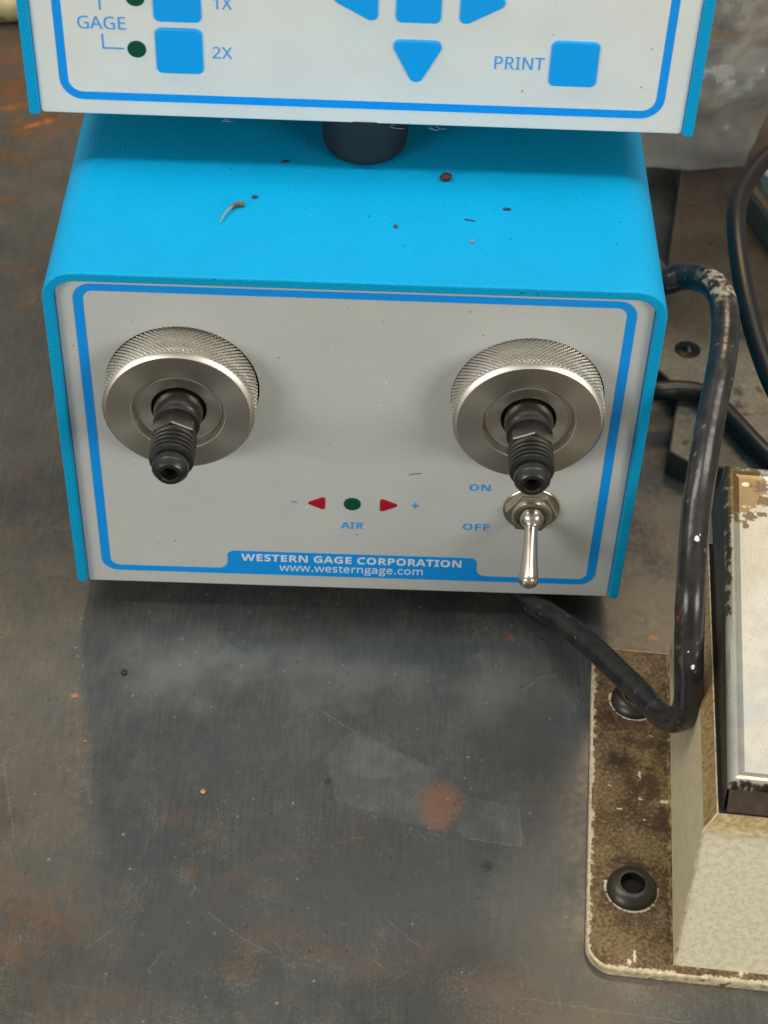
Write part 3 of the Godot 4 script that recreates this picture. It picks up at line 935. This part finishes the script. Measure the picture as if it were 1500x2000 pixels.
	for y in fs.im.get_height():
		var down := y / fs.k
		var stain := (1.0 - smoothstep(4.0, 12.0, down)) * 0.75
		for x in mini(fs.im.get_width(), 420):
			var j := y * fs.im.get_width() + x
			var a := f1[j] / 255.0
			var b := 0.0
			var fx := x * 0.8 + y * 0.6
			var fy := y * 0.8 - x * 0.6
			b = 0.5 + 0.5 * fib.get_noise_2d(fx * 0.6, fy * 2.0)
			var col := rgb(234, 227, 202).lerp(rgb(214, 204, 174), clampf((a - 0.35) * 1.8, 0, 1))
			col = col.lerp(rgb(176, 163, 130), clampf((b - 0.58) * 2.4, 0, 0.36))
			col = col.lerp(rgb(244, 239, 222), clampf((0.36 - b) * 2.0, 0, 0.3))
			col = col.lerp(rgb(158, 130, 78), clampf(stain * (0.4 + a), 0, 0.8))
			col = col.lerp(rgb(70, 54, 32), clampf((b - 0.76) * 5.0, 0, 0.7))
			fs.im.set_pixel(x, y, col)
	var frm := mat(Color.WHITE, 0.5)
	frm.albedo_texture = tex(fs.im)
	obj("pedal_body", mesh_of([[walls, M.cream_wall], [front, frm], [rim, M.dirty_cream], [deck, M.void]]), t)
	# worn bright lines where the paint is gone from the edges
	var el := []
	for q in 9:
		el.append((corner.call(R[0], 0) as Vector3).lerp(corner.call(R[1], 0), q / 8.0) / U)
	el.append((corner.call(R[2], 0) as Vector3) / U)
	for q in range(1, 9):
		el.append((corner.call(R[2], 0) as Vector3).lerp(corner.call(R[2], 3), q / 8.0) / U)
	put("worn_edge", tube(PackedVector3Array(el), func(_s, p, _n): return 0.34 + 0.12 * sin(p.y * 1.7 + p.z * 0.9) if p.y < 54.5 else 0.2, 8, func(_p, _n, _s): return Color.WHITE), M.cream_edge, t)
	# tray (treadle plate) that slopes up to the back
	var g_top := Geo.new()
	var g_rim := Geo.new()
	var g_sk := Geo.new()
	var plane := func(ww: float) -> float: return 62.0 + (ww - 17.5) * 13.0 / 105.5
	var ring := func(d: float, drop: float) -> Array:   # corners of a ring set in by d and lowered by drop
		var out := []
		for c in [[6.0 + d, 17.5 + d], [104.0 - d, 17.5 + d], [104.0 - d, 123.0 - d], [6.0 + d, 123.0 - d]]:
			out.append(Vector3(c[0], plane.call(c[1]) - drop, c[1]))
		return out
	var tuv := func(p: Vector3) -> Vector2: return Vector2(p.x / 110.0, p.z / 130.0)
	var P := func(p: Vector3) -> Vector3: return mm(p.x, p.y, -p.z)
	var prev: Array = ring.call(0.0, 2.6)
	var drops := [[0.05, 1.8], [0.35, 0.9], [0.9, 0.25], [1.6, 0.0], [2.4, 0.1], [3.2, 0.55], [4.2, 0.9]]
	for q in drops:
		var nx: Array = ring.call(q[0], q[1])
		for k in 4:
			var k2 := (k + 1) % 4
			g_rim.quad(P.call(prev[k]), P.call(prev[k2]), P.call(nx[k2]), P.call(nx[k]), [tuv.call(prev[k]), tuv.call(prev[k2]), tuv.call(nx[k2]), tuv.call(nx[k])])
		prev = nx
	g_top.quad(P.call(prev[0]), P.call(prev[1]), P.call(prev[2]), P.call(prev[3]), [tuv.call(prev[0]), tuv.call(prev[1]), tuv.call(prev[2]), tuv.call(prev[3])])
	var top: Array = ring.call(0.0, 2.6)
	var foot_of := [Vector3(5.3, 55.3, 13.3), Vector3(104.7, 55.3, 13.3), Vector3(104.7, 55.3, 123.5), Vector3(5.3, 55.3, 123.5)]
	for k in 4:
		var k2 := (k + 1) % 4
		var a: Vector3 = foot_of[k]
		var b: Vector3 = foot_of[k2]
		var c: Vector3 = top[k2]
		var d: Vector3 = top[k]
		if k == 0:      # slit at the corner between the front and the left skirt
			a.x += 1.0; d.x += 0.5
		if k == 3:
			b.z += 0.6
		g_sk.quad(P.call(a), P.call(b), P.call(c), P.call(d))
	var ts := Sheet.new(0, 0, 110, 130, 6.0)
	var t1 := noise_bytes(ts.im.get_width(), ts.im.get_height(), 0.02, 4, 221)
	var t2 := noise_bytes(ts.im.get_width(), ts.im.get_height(), 0.22, 3, 222)
	for y in ts.im.get_height():
		for x in mini(ts.im.get_width(), 330):
			var j := y * ts.im.get_width() + x
			var b := t2[j] / 255.0
			var a := t1[j] / 255.0
			var col := rgb(194, 193, 183).lerp(rgb(180, 178, 166), clampf((a - 0.4) * 1.6, 0, 1))
			col = col.lerp(rgb(120, 104, 78), clampf((b - 0.73) * 6.0, 0, 0.75))
			ts.im.set_pixel(x, y, col)
	for q in [[9, 118, 6, 5.5, 0.95], [13, 113, 5, 6, 0.9], [8.5, 110, 3.5, 7, 0.85], [14, 119, 4, 3, 0.9]]:
		ts.blot(q[0], q[1], q[2], q[3], rgb(128, 102, 62), q[4], 0.7, 0.35, 0.2)
	for q in [[16.5, 116, 2.4, 2.2], [17.5, 111, 2.2, 1.6], [13, 105, 2.2, 1.6], [11.5, 102, 1.2, 1.4], [21, 106.5, 2.4, 1.2], [16, 106, 1.6, 1.0]]:
		ts.blot(q[0], q[1], q[2], q[3], rgb(70, 54, 38), 0.85, 1.0, 0.5, 0.2)
	for q in [[16, 24, 9, 5], [28, 30, 8, 9], [12, 40, 5, 9], [20, 52, 6, 8]]:
		ts.blot(q[0], q[1], q[2], q[3], rgb(170, 178, 180), 0.6, 0.8, 0.12, 0.8)
	ts.blot(12, 116.5, 1.2, 0.9, rgb(235, 225, 200), 0.95, 0.2, 0.5, 0.2)
	for k in 34:
		ts.blot(randf_range(5.8, 7.0), randf_range(66, 122), randf_range(0.5, 1.1), randf_range(1, 3), rgb(92, 72, 48), 0.85, 0.8, 0.5, 0.3)
	for k in 30:
		ts.blot(randf_range(6, 30), randf_range(17.2, 18.1), randf_range(0.6, 1.6), randf_range(0.3, 0.6), rgb(70, 54, 42), 0.8, 0.8, 0.6, 0.3)
	var tm := mat(Color.WHITE, 0.32)
	tm.albedo_texture = tex(ts.im)
	var rm := mat(rgb(235, 238, 240), 0.24, 0.55)
	rm.albedo_texture = tm.albedo_texture
	var tr := obj("treadle_tray", mesh_of([[g_top, tm], [g_rim, rm]]), t)
	put("skirt", g_sk, M.tray_skirt, tr)
	for bq in [[-11.4, 22.8], [-11.0, 90.9]]:
		var p := [Vector2(7.05, 0), Vector2(7.05, 0.6), Vector2(6.8, 1.4), Vector2(6.0, 2.4), Vector2(5.0, 3.1), Vector2(3.9, 3.5), Vector2(3.5, 3.45), Vector2(3.3, 3.1)]
		var bo := put("bolt", lathe_at(p, 40, Vector3.ZERO, Basis(Vector3.RIGHT, -PI / 2)), M.bolt, t)
		bo.position = mm(bq[0], 3.0, -bq[1])
		var sk := PackedVector2Array()
		for k in 6:
			sk.append(Vector2.from_angle(TAU * k / 6 + 0.3) * 3.35)
		var sg := Geo.new()
		for k in 6:
			var a := sk[k]
			var b := sk[(k + 1) % 6]
			sg.quad(mm(b.x, 3.15, b.y), mm(a.x, 3.15, a.y), mm(a.x, 0.8, a.y), mm(b.x, 0.8, b.y))
			sg.tri(mm(0, 0.8, 0), mm(b.x, 0.8, b.y), mm(a.x, 0.8, a.y))
		put("hex_socket", sg, mat(rgb(26, 20, 15), 0.7, 0.3), bo)

# ---------------------------------------------------------------- grey cast base behind the pedal
func rear_machine() -> void:
	var t := thing("machine_base", "grey cast machine base with oil stained, shade-painted foot behind the pedal", "machine")
	var P := [Vector2(133, -300), Vector2(129.1, -239.5), Vector2(117.6, -176.9), Vector2(106.6, -115.5), Vector2(109, -114.3), Vector2(114.7, -104.7), Vector2(108.2, -72.1), Vector2(115.3, -66), Vector2(230, -50), Vector2(230, -300)]
	var cs := []
	for p in P:
		cs.append(Vector3(p.x, -p.y, 0.8))
	cs.reverse()
	var lay := Transform3D(Basis(Vector3.RIGHT, Vector3(0, 0, -1), Vector3.UP), Vector3.ZERO)
	cs.reverse()
	var poly := rounded(cs, 3)
	if Geometry2D.is_polygon_clockwise(poly):
		poly.reverse()
	var ps := Sheet.new(100, 48, 232, 302, 3.0)
	var q1 := noise_bytes(ps.im.get_width(), ps.im.get_height(), 0.02, 4, 401)
	var q2 := noise_bytes(ps.im.get_width(), ps.im.get_height(), 0.12, 3, 402)
	for y in ps.im.get_height():
		var back := smoothstep(116.0, 150.0, y / ps.k + ps.y0)
		for x in ps.im.get_width():
			var j := y * ps.im.get_width() + x
			var l := 1.0 + 0.35 * (q1[j] / 255.0 - 0.5) + 0.25 * (q2[j] / 255.0 - 0.5)
			var grime_shade := clampf(back * 0.9 + (q1[j] / 255.0 - 0.5) * 0.8, 0.0, 1.0)  # dirt, plus the shade of the boxes painted into the back
			var c := rgb(118, 114, 102).lerp(rgb(66, 55, 44), grime_shade)
			ps.im.set_pixel(x, y, Color(c.r * l, c.g * l, c.b * l))
	for k in 26:
		ps.blot(randf_range(108, 150), randf_range(60, 240), randf_range(0.6, 3), randf_range(0.6, 3), rgb(44, 36, 28), 0.6, 0.9, 0.4, 0.5)
	var pm := mat(Color.WHITE, 0.6, 0.1)
	pm.albedo_texture = tex(ps.im)
	var pe := Geo.new()
	var pg := extrude(poly, 0.02, 10, 0.8, null, 2, 0.0, pe)
	for k in pg.t.size():
		pg.t[k] = Vector2((pg.t[k].x - 100) / 132.0, (pg.t[k].y - 48) / 254.0)
	obj("foot_plate", mesh_of([[pg.moved(lay), pm], [pe.moved(lay), M.plate]]), t)
	var bo := put("bolt", lathe_at([Vector2(4.7, 0), Vector2(4.7, 0.25), Vector2(4.4, 0.4), Vector2(2.6, 0.5), Vector2(1.6, 1.1), Vector2(0.6, 2.0), Vector2(0, 2.1)], 32, Vector3.ZERO, Basis(Vector3.RIGHT, -PI / 2)), mat(rgb(16, 15, 15), 0.3, 0.4), t)  # black disc standing in for a dark socket hole; centre cone makes its glint
	bo.position = mm(120.3, 10, -126.9)
	var body := [Vector3(151, 224, 2), Vector3(152.5, 210, 3), Vector3(163, 176, 3), Vector3(229, 168, 3), Vector3(229, 224, 2)]
	var bp := rounded(body, 4)
	if Geometry2D.is_polygon_clockwise(bp):
		bp.reverse()
	put("housing", extrude(bp, 10, 23, 3.0, null, 2).moved(lay), M.cast_grey, t)
	put("lid", extrude(inset(bp, 4.5), 22.9, 30, 1.5).moved(lay), M.cast_pale, t)

# ---------------------------------------------------------------- cables
func cables() -> void:
	var nz := FastNoiseLite.new()
	nz.seed = 9; nz.frequency = 0.5; nz.fractal_octaves = 3
	var spot := FastNoiseLite.new()
	spot.seed = 19; spot.frequency = 1.1; spot.noise_type = FastNoiseLite.TYPE_CELLULAR
	var dark := rgb(33, 33, 35).srgb_to_linear()
	var dusty := rgb(150, 140, 122).srgb_to_linear()
	var crust := rgb(168, 158, 138).srgb_to_linear()
	var rust := rgb(128, 84, 54).srgb_to_linear()
	var paint := func(p: Vector3, n: Vector3, _s: float) -> Color:
		var c: Color = dark.lerp(dusty, clampf(0.03 + 0.07 * nz.get_noise_3d(p.x * 0.3, p.y * 0.3, p.z * 0.3), 0, 0.25))
		var v := nz.get_noise_3d(p.x * 2.4, p.y * 1.7, p.z * 2.4)
		if v > 0.6:
			c = c.lerp(dusty, clampf((v - 0.52) * 6.0, 0, 0.6))
		var bend := 1.0 - smoothstep(4.0, 11.0, p.distance_to(Vector3(104.5, 113, -33)))
		if bend > 0.0 and n.y + n.x * 0.5 > -0.1:
			c = c.lerp(crust, clampf(bend * (0.25 + 2.2 * nz.get_noise_3d(p.x * 0.7, p.y * 0.7, p.z * 0.7)), 0, 0.95))
		if p.y > 62 and p.y < 80 and n.x < -0.62 and n.x > -0.93:
			c = c.lerp(rust, clampf(0.1 + 2.0 * nz.get_noise_3d(p.x * 0.8, p.y * 0.5, p.z * 0.8), 0, 0.85))
		return c
	var pts := [Vector3(20, 5.0, -60), Vector3(40, 5.0, -28), Vector3(57.2, 5.4, -5.3), Vector3(64.0, 7.0, 2.9), Vector3(69.3, 9.5, 10.5), Vector3(76.0, 12.5, 21.3), Vector3(82.4, 16.0, 33.8), Vector3(87.0, 21.0, 45.4), Vector3(90.1, 27.0, 57.1), Vector3(91.9, 33.0, 64.8), Vector3(93.6, 40.0, 70.0), Vector3(94.4, 47.0, 71.4), Vector3(94.1, 54.0, 69.4), Vector3(92.9, 65.0, 65.2), Vector3(92.4, 78.0, 56.6), Vector3(93.6, 88.0, 41.3), Vector3(95.8, 95.0, 28.5), Vector3(99.3, 101.0, 12.0), Vector3(102.2, 105.0, 0.3), Vector3(104.3, 107.0, -9.7), Vector3(105.6, 108.5, -19.0), Vector3(105.9, 109.0, -28.7), Vector3(104.3, 109.0, -35.8), Vector3(101.1, 107.0, -41.9), Vector3(96.2, 104.0, -46.1), Vector3(90.9, 101.0, -47.2), Vector3(90.2, 92, -66), Vector3(90, 62, -95), Vector3(90, 34, -120), Vector3(91, 14, -140), Vector3(90, 6, -170)]
	var path := catmull(pts, 22)
	var rad := func(s: float, p: Vector3, n: Vector3) -> float:
		var r := lerpf(3.7, 4.05, smoothstep(0.25, 0.42, s)) + 0.06 * nz.get_noise_3d(p.x * 0.4, p.y * 0.4, p.z * 0.4)
		return r + 0.035 * nz.get_noise_3d(p.x + n.x * 4.0, p.y + n.y * 4.0, p.z + n.z * 4.0)
	var c := put("power_cable", tube(path, rad, 40, paint), M.cable)
	tag(c, "thick dusty black cable folded over the pedal flange with white paint drips", "cable")
	for q in [[97.0, 85.5, 29.6, 0.8, 1.5], [95.6, 60.0, 45.4, 0.6, 1.2], [96.4, 86.6, 30.2, 0.35, 0.4], [95.3, 92.0, 21.0, 0.3, 0.3], [94.6, 64, 44, 0.25, 0.3]]:
		var sm := SphereMesh.new()
		sm.radius = 0.001; sm.height = 0.002; sm.radial_segments = 14; sm.rings = 8
		var d := obj("paint_drip", sm, c, mat(rgb(232, 232, 226), 0.35))
		d.transform = Transform3D(Basis.from_scale(Vector3(q[3], q[4], 0.5)), Vector3.ZERO)
		# settle the drip on the side of the cable that faces the room
		var near := Vector3.ZERO
		var best := 1e9
		for p in path:
			var dd := absf(p.y - q[1]) + (0.0 if p.z > -20 else 1000.0)
			if dd < best:
				best = dd; near = p
		var out := Vector3(0.05, 0.72, 0.7).normalized()
		var nrm := Vector3(randf_range(-0.25, 0.35), 0.62, 0.75).normalized()
		d.transform = Transform3D(Basis.looking_at(-nrm, Vector3.UP) * Basis.from_scale(Vector3(q[3], q[4], 0.35)), (near + nrm * 3.98) * U)
		out = out
	var plain := func(_p: Vector3, _n: Vector3, _s: float) -> Color: return Color.WHITE
	var hose := catmull([Vector3(80, 6, -118), Vector3(93, 10, -108), Vector3(104.0, 14.2, -98.5), Vector3(113, 14.6, -98.6), Vector3(121, 14.4, -97.6), Vector3(127, 14, -91.5), Vector3(131.4, 14, -83.5), Vector3(140, 14, -67.5), Vector3(152, 13.5, -52), Vector3(170, 8, -30)], 14)
	tag(put("air_hose", tube(hose, func(_s, _p, _n): return 3.6, 28, plain), M.cable_clean), "thin black hose lying across the grey cast base beside the blue box", "hose")
	var loop := catmull([Vector3(215, 60, -190), Vector3(190, 66, -190), Vector3(165, 66, -186), Vector3(149, 62, -178), Vector3(138.5, 60, -163), Vector3(133.0, 60, -148), Vector3(130.6, 60, -133), Vector3(130.0, 58, -116), Vector3(131.0, 54, -98), Vector3(134.2, 48, -80), Vector3(140, 42, -63), Vector3(152, 36, -44), Vector3(175, 28, -22)], 14)
	tag(put("looped_cable", tube(loop, func(_s, _p, _n): return 3.35, 28, plain), M.cable_clean), "smooth black cable arching in a loop at the right edge", "cable")

# ---------------------------------------------------------------- bag and rod in the background
func bag() -> void:
	var nz := FastNoiseLite.new()
	nz.seed = 33; nz.frequency = 0.02; nz.fractal_octaves = 3
	var c := thing("rusty_block", "cream painted rusty block inside the clear plastic bag", "block", mm(152, 50, -292))
	var s := Sheet.new(-60, -60, 60, 60, 5.0)
	var b1 := noise_bytes(600, 600, 0.012, 4, 301)
	for y in 600:
		for x in 600:
			s.im.set_pixel(x, y, rgb(176, 164, 142).lerp(rgb(146, 124, 94), clampf((b1[y * 600 + x] / 255.0 - 0.45) * 2.5, 0, 1)))
	for k in 26:
		var p := Vector2(randf_range(-26, 0), randf_range(-34, -8))
		s.blot(p.x, p.y, randf_range(1, 3.2), randf_range(1, 4), rgb(86, 50, 28), 0.85, 1.0, 0.4, 0.3)
	s.blot(-16, -8, 9, 5, rgb(190, 128, 56), 0.85, 0.6, 0.1, 0.5)
	var m := mat(Color.WHITE, 0.7)
	m.albedo_texture = tex(s.im)
	var g := extrude(rect(-30, 3, 12, 60, 4), -20, 26, 4, null, 3, 4)
	for k in g.t.size():
		g.t[k] = Vector2(g.v[k].x / 0.12 + 0.5, 0.5 - g.v[k].y / 0.12)
	put("block_body", g, m, c)
	put("block_stem", extrude(rect(-26, -39.6, -6, 2.8, 2, 4), -16, 12, 1.5), mat(rgb(66, 60, 52), 0.7), c)
	# bag: a closed crumpled film round it, flat welded seam at the bottom
	var rows := []
	var n := 96
	var lv := 70
	for r in lv + 1:
		var q := float(r) / lv
		var row := []
		for k in n:
			var a := TAU * k / n
			var belly := smoothstep(0.0, 0.42, q)
			var hw := lerpf(38.0, 50.0, belly) + 14.0 * smoothstep(0.45, 1.0, q)
			var hd := lerpf(2.5, 38.0, belly)
			var x := 120.0 + 22.0 * q + signf(cos(a)) * pow(absf(cos(a)), 0.7) * hw
			var z := -246.0 - 30.0 * q + sin(a) * hd
			var y := 10.6 + 165.0 * q
			var fold := 0.3 + 0.7 * belly
			var f := 5.0 * fold * nz.get_noise_3d(x * 1.0 + 40, y * 0.25, z * 1.3) * 2.2
			f += 3.5 * fold * (0.35 - absf(nz.get_noise_3d(x * 5.0 + y * 3.0, y * 1.4 - x, z * 3.0)))
			f += 9.0 * fold * (0.35 - absf(nz.get_noise_3d(x * 1.8 - y * 0.9, y * 0.4 + x * 0.3, z * 1.2)))
			row.append(mm(x + cos(a) * f, y, z + sin(a) * f * 1.5))
		row.reverse()
		rows.append(row)
	var bg := Geo.new()
	bg.grid(rows, [], true)
	for e in [0, lv]:
		for k in range(1, n - 1):
			bg.tri(rows[e][0], rows[e][k], rows[e][k + 1])
	var bm := mat(Color(0.78, 0.77, 0.74, 0.38), 0.14)
	bm.transparency = BaseMaterial3D.TRANSPARENCY_ALPHA
	tag(put("plastic_bag", bg, bm), "crumpled clear plastic bag standing behind the blue boxes", "bag")

func rod() -> void:
	var g := lathe([Vector2(0, 0), Vector2(5.4, 0), Vector2(6, 0.6), Vector2(6, 119.4), Vector2(5.4, 120), Vector2(0, 120)], 32)
	var m := mat(Color.WHITE, 0.5)
	triplanar(m, 10.0)
	m.albedo_texture = speckled(256, rgb(186, 172, 134), 0.2, 0.02, 51, 60, rgb(120, 96, 60), 3.0)
	var o := put("pale_rod", g, m)
	o.transform = Transform3D(Basis.looking_at(Vector3(-0.96, 0, 0.16), Vector3.UP), mm(-250, 6.0, -342)) if false else Transform3D(Basis.looking_at(Vector3(-0.97, 0, 0.22), Vector3.UP), mm(-252, 6.0, -340))
	tag(o, "pale cream rod lying on the rusty bench at the far left", "rod")

# ---------------------------------------------------------------- small dirt that lies about
func crumb(called: String, label: String, at: Vector3, size: Vector3, col: Color, sd: int, turn := 0.0) -> void:
	var nz := FastNoiseLite.new()
	nz.seed = sd; nz.frequency = 0.9
	var rows := []
	for r in 9:
		var th := PI * (8 - r) / 8
		var row := []
		for k in 14:
			var a := TAU * k / 14
			var d := Vector3(sin(th) * cos(a), cos(th), sin(th) * sin(a))
			var f := 1.0 + 0.55 * nz.get_noise_3dv(d * 1.6)
			row.append(d * size * f * U)
		row.reverse()
		rows.append(row)
	var g := Geo.new()
	g.grid(rows, [], true)
	var o := put(called, g, mat(col, 0.6))
	o.transform = Transform3D(Basis(Vector3.UP, turn), at * U)
	tag(o, label, "debris")

func debris() -> void:
	var y := 133.2
	var plain := func(_p: Vector3, _n: Vector3, _s: float) -> Color: return Color.WHITE
	var sh := thing("curled_chip", "curled brown and grey chip lying on the blue top left of the foot", "debris", mm(-36, y, -28))
	var tail := catmull([Vector3(-2.3, 0.4, 3.6), Vector3(-1.6, 0.9, 1.2), Vector3(-0.6, 1.1, -1.4), Vector3(0.6, 0.9, -3.6)], 8)
	put("tail", tube(tail, func(s, _p, _n): return 0.16 + 0.2 * s, 8, plain), mat(rgb(150, 160, 140), 0.5), sh)
	var head := catmull([Vector3(0.4, 0.9, -3.4), Vector3(1.4, 1.0, -4.4), Vector3(2.6, 0.9, -5.0), Vector3(3.8, 0.8, -5.3)], 6)
	put("head", tube(head, func(s, p, n): return 0.42 + 0.25 * s + 0.25 * sin(n.x * 9.0 + p.x * 4.0), 10, plain), mat(rgb(120, 92, 74), 0.8), sh)
	crumb("seed_husk", "dark red speckled husk on the blue top right of the foot", Vector3(24.6, y + 0.9, -49.6), Vector3(1.7, 1.1, 1.5), rgb(74, 30, 26), 3)
	crumb("dark_flake", "small dark flake on the blue top just left of the foot", Vector3(-21.8, y + 0.3, -55.6), Vector3(1.3, 0.35, 0.5), rgb(50, 44, 38), 4, 0.5)
	crumb("dark_flake", "small dark flake on the blue top near its right edge", Vector3(41.7, y + 0.3, -35.8), Vector3(1.2, 0.3, 0.45), rgb(58, 52, 44), 5)
	crumb("grit_grain", "brown grit grain on the blue top below the red husk", Vector3(10.4, y + 0.3, -25.7), Vector3(0.6, 0.45, 0.6), rgb(84, 66, 50), 6)
	crumb("grit_grain", "pale grit grain on the blue top near the front edge", Vector3(31.6, y + 0.3, -20.0), Vector3(0.55, 0.45, 0.6), rgb(150, 140, 128), 7)
	crumb("grit_grain", "dark grit grain on the blue top above the curled chip", Vector3(-29.5, y + 0.3, -37.5), Vector3(0.9, 0.35, 0.6), rgb(56, 46, 40), 8)
	crumb("orange_grit", "tiny orange rust crumb on the bench below the blue box", Vector3(-40, 0.5, 71), Vector3(0.8, 0.5, 0.8), rgb(206, 140, 96), 9)
	crumb("dark_crumb", "tiny dark crumb on the bench near the box's left front corner", Vector3(-68, 0.5, 26.7), Vector3(0.9, 0.6, 1.1), rgb(58, 46, 36), 10)
	tag(put("thread_scrap", tube(catmull([Vector3(29.6, y + 0.25, -30.4), Vector3(31, y + 0.3, -30.0), Vector3(32.6, y + 0.25, -29.6)], 5), func(_s, _p, _n): return 0.16, 6, plain), mat(rgb(60, 64, 66), 0.7)), "short dark thread scrap on the blue top at the right", "debris")
	tag(put("hair_scrap", tube(catmull([Vector3(17.2, 60.8, -2.3), Vector3(18.8, 61.2, -2.2), Vector3(20.8, 61.5, -2.3)], 5), func(_s, _p, _n): return 0.16, 6, plain), mat(rgb(150, 112, 98), 0.7)), "short reddish hair stuck on the grey panel above the red arrow", "debris")
	# lint caught under the lower edge of the upper panel
	var rng := RandomNumberGenerator.new()
	rng.seed = 5
	var lint := Geo.new()
	for q in [[-39, 1], [8, 1], [20, 2]]:
		for k in q[1]:
			var x: float = q[0] + rng.randf_range(-1.5, 1.5)
			var p := [Vector3(x, 149.4, -52.2), Vector3(x + rng.randf_range(-1, 1.5), 148.9, -51.6), Vector3(x + rng.randf_range(-2, 2.5), 148.2 + rng.randf() * 0.9, -51.3), Vector3(x + rng.randf_range(-2, 3), 148.2 + rng.randf() * 0.7, -51.8)]
			var tg := tube(catmull(p, 6), func(_s, _p, _n): return 0.045, 5, plain)
			var base := lint.v.size()
			lint.v.append_array(tg.v); lint.n.append_array(tg.n); lint.t.append_array(tg.t); lint.c.append_array(tg.c)
			for i in tg.i:
				lint.i.append(base + i)
	var lo := put("lint", lint, mat(rgb(140, 144, 140), 0.9))
	tag(lo, "pale lint fibres caught under the upper box's front edge", "lint")
	lo.set_meta("kind", "stuff")
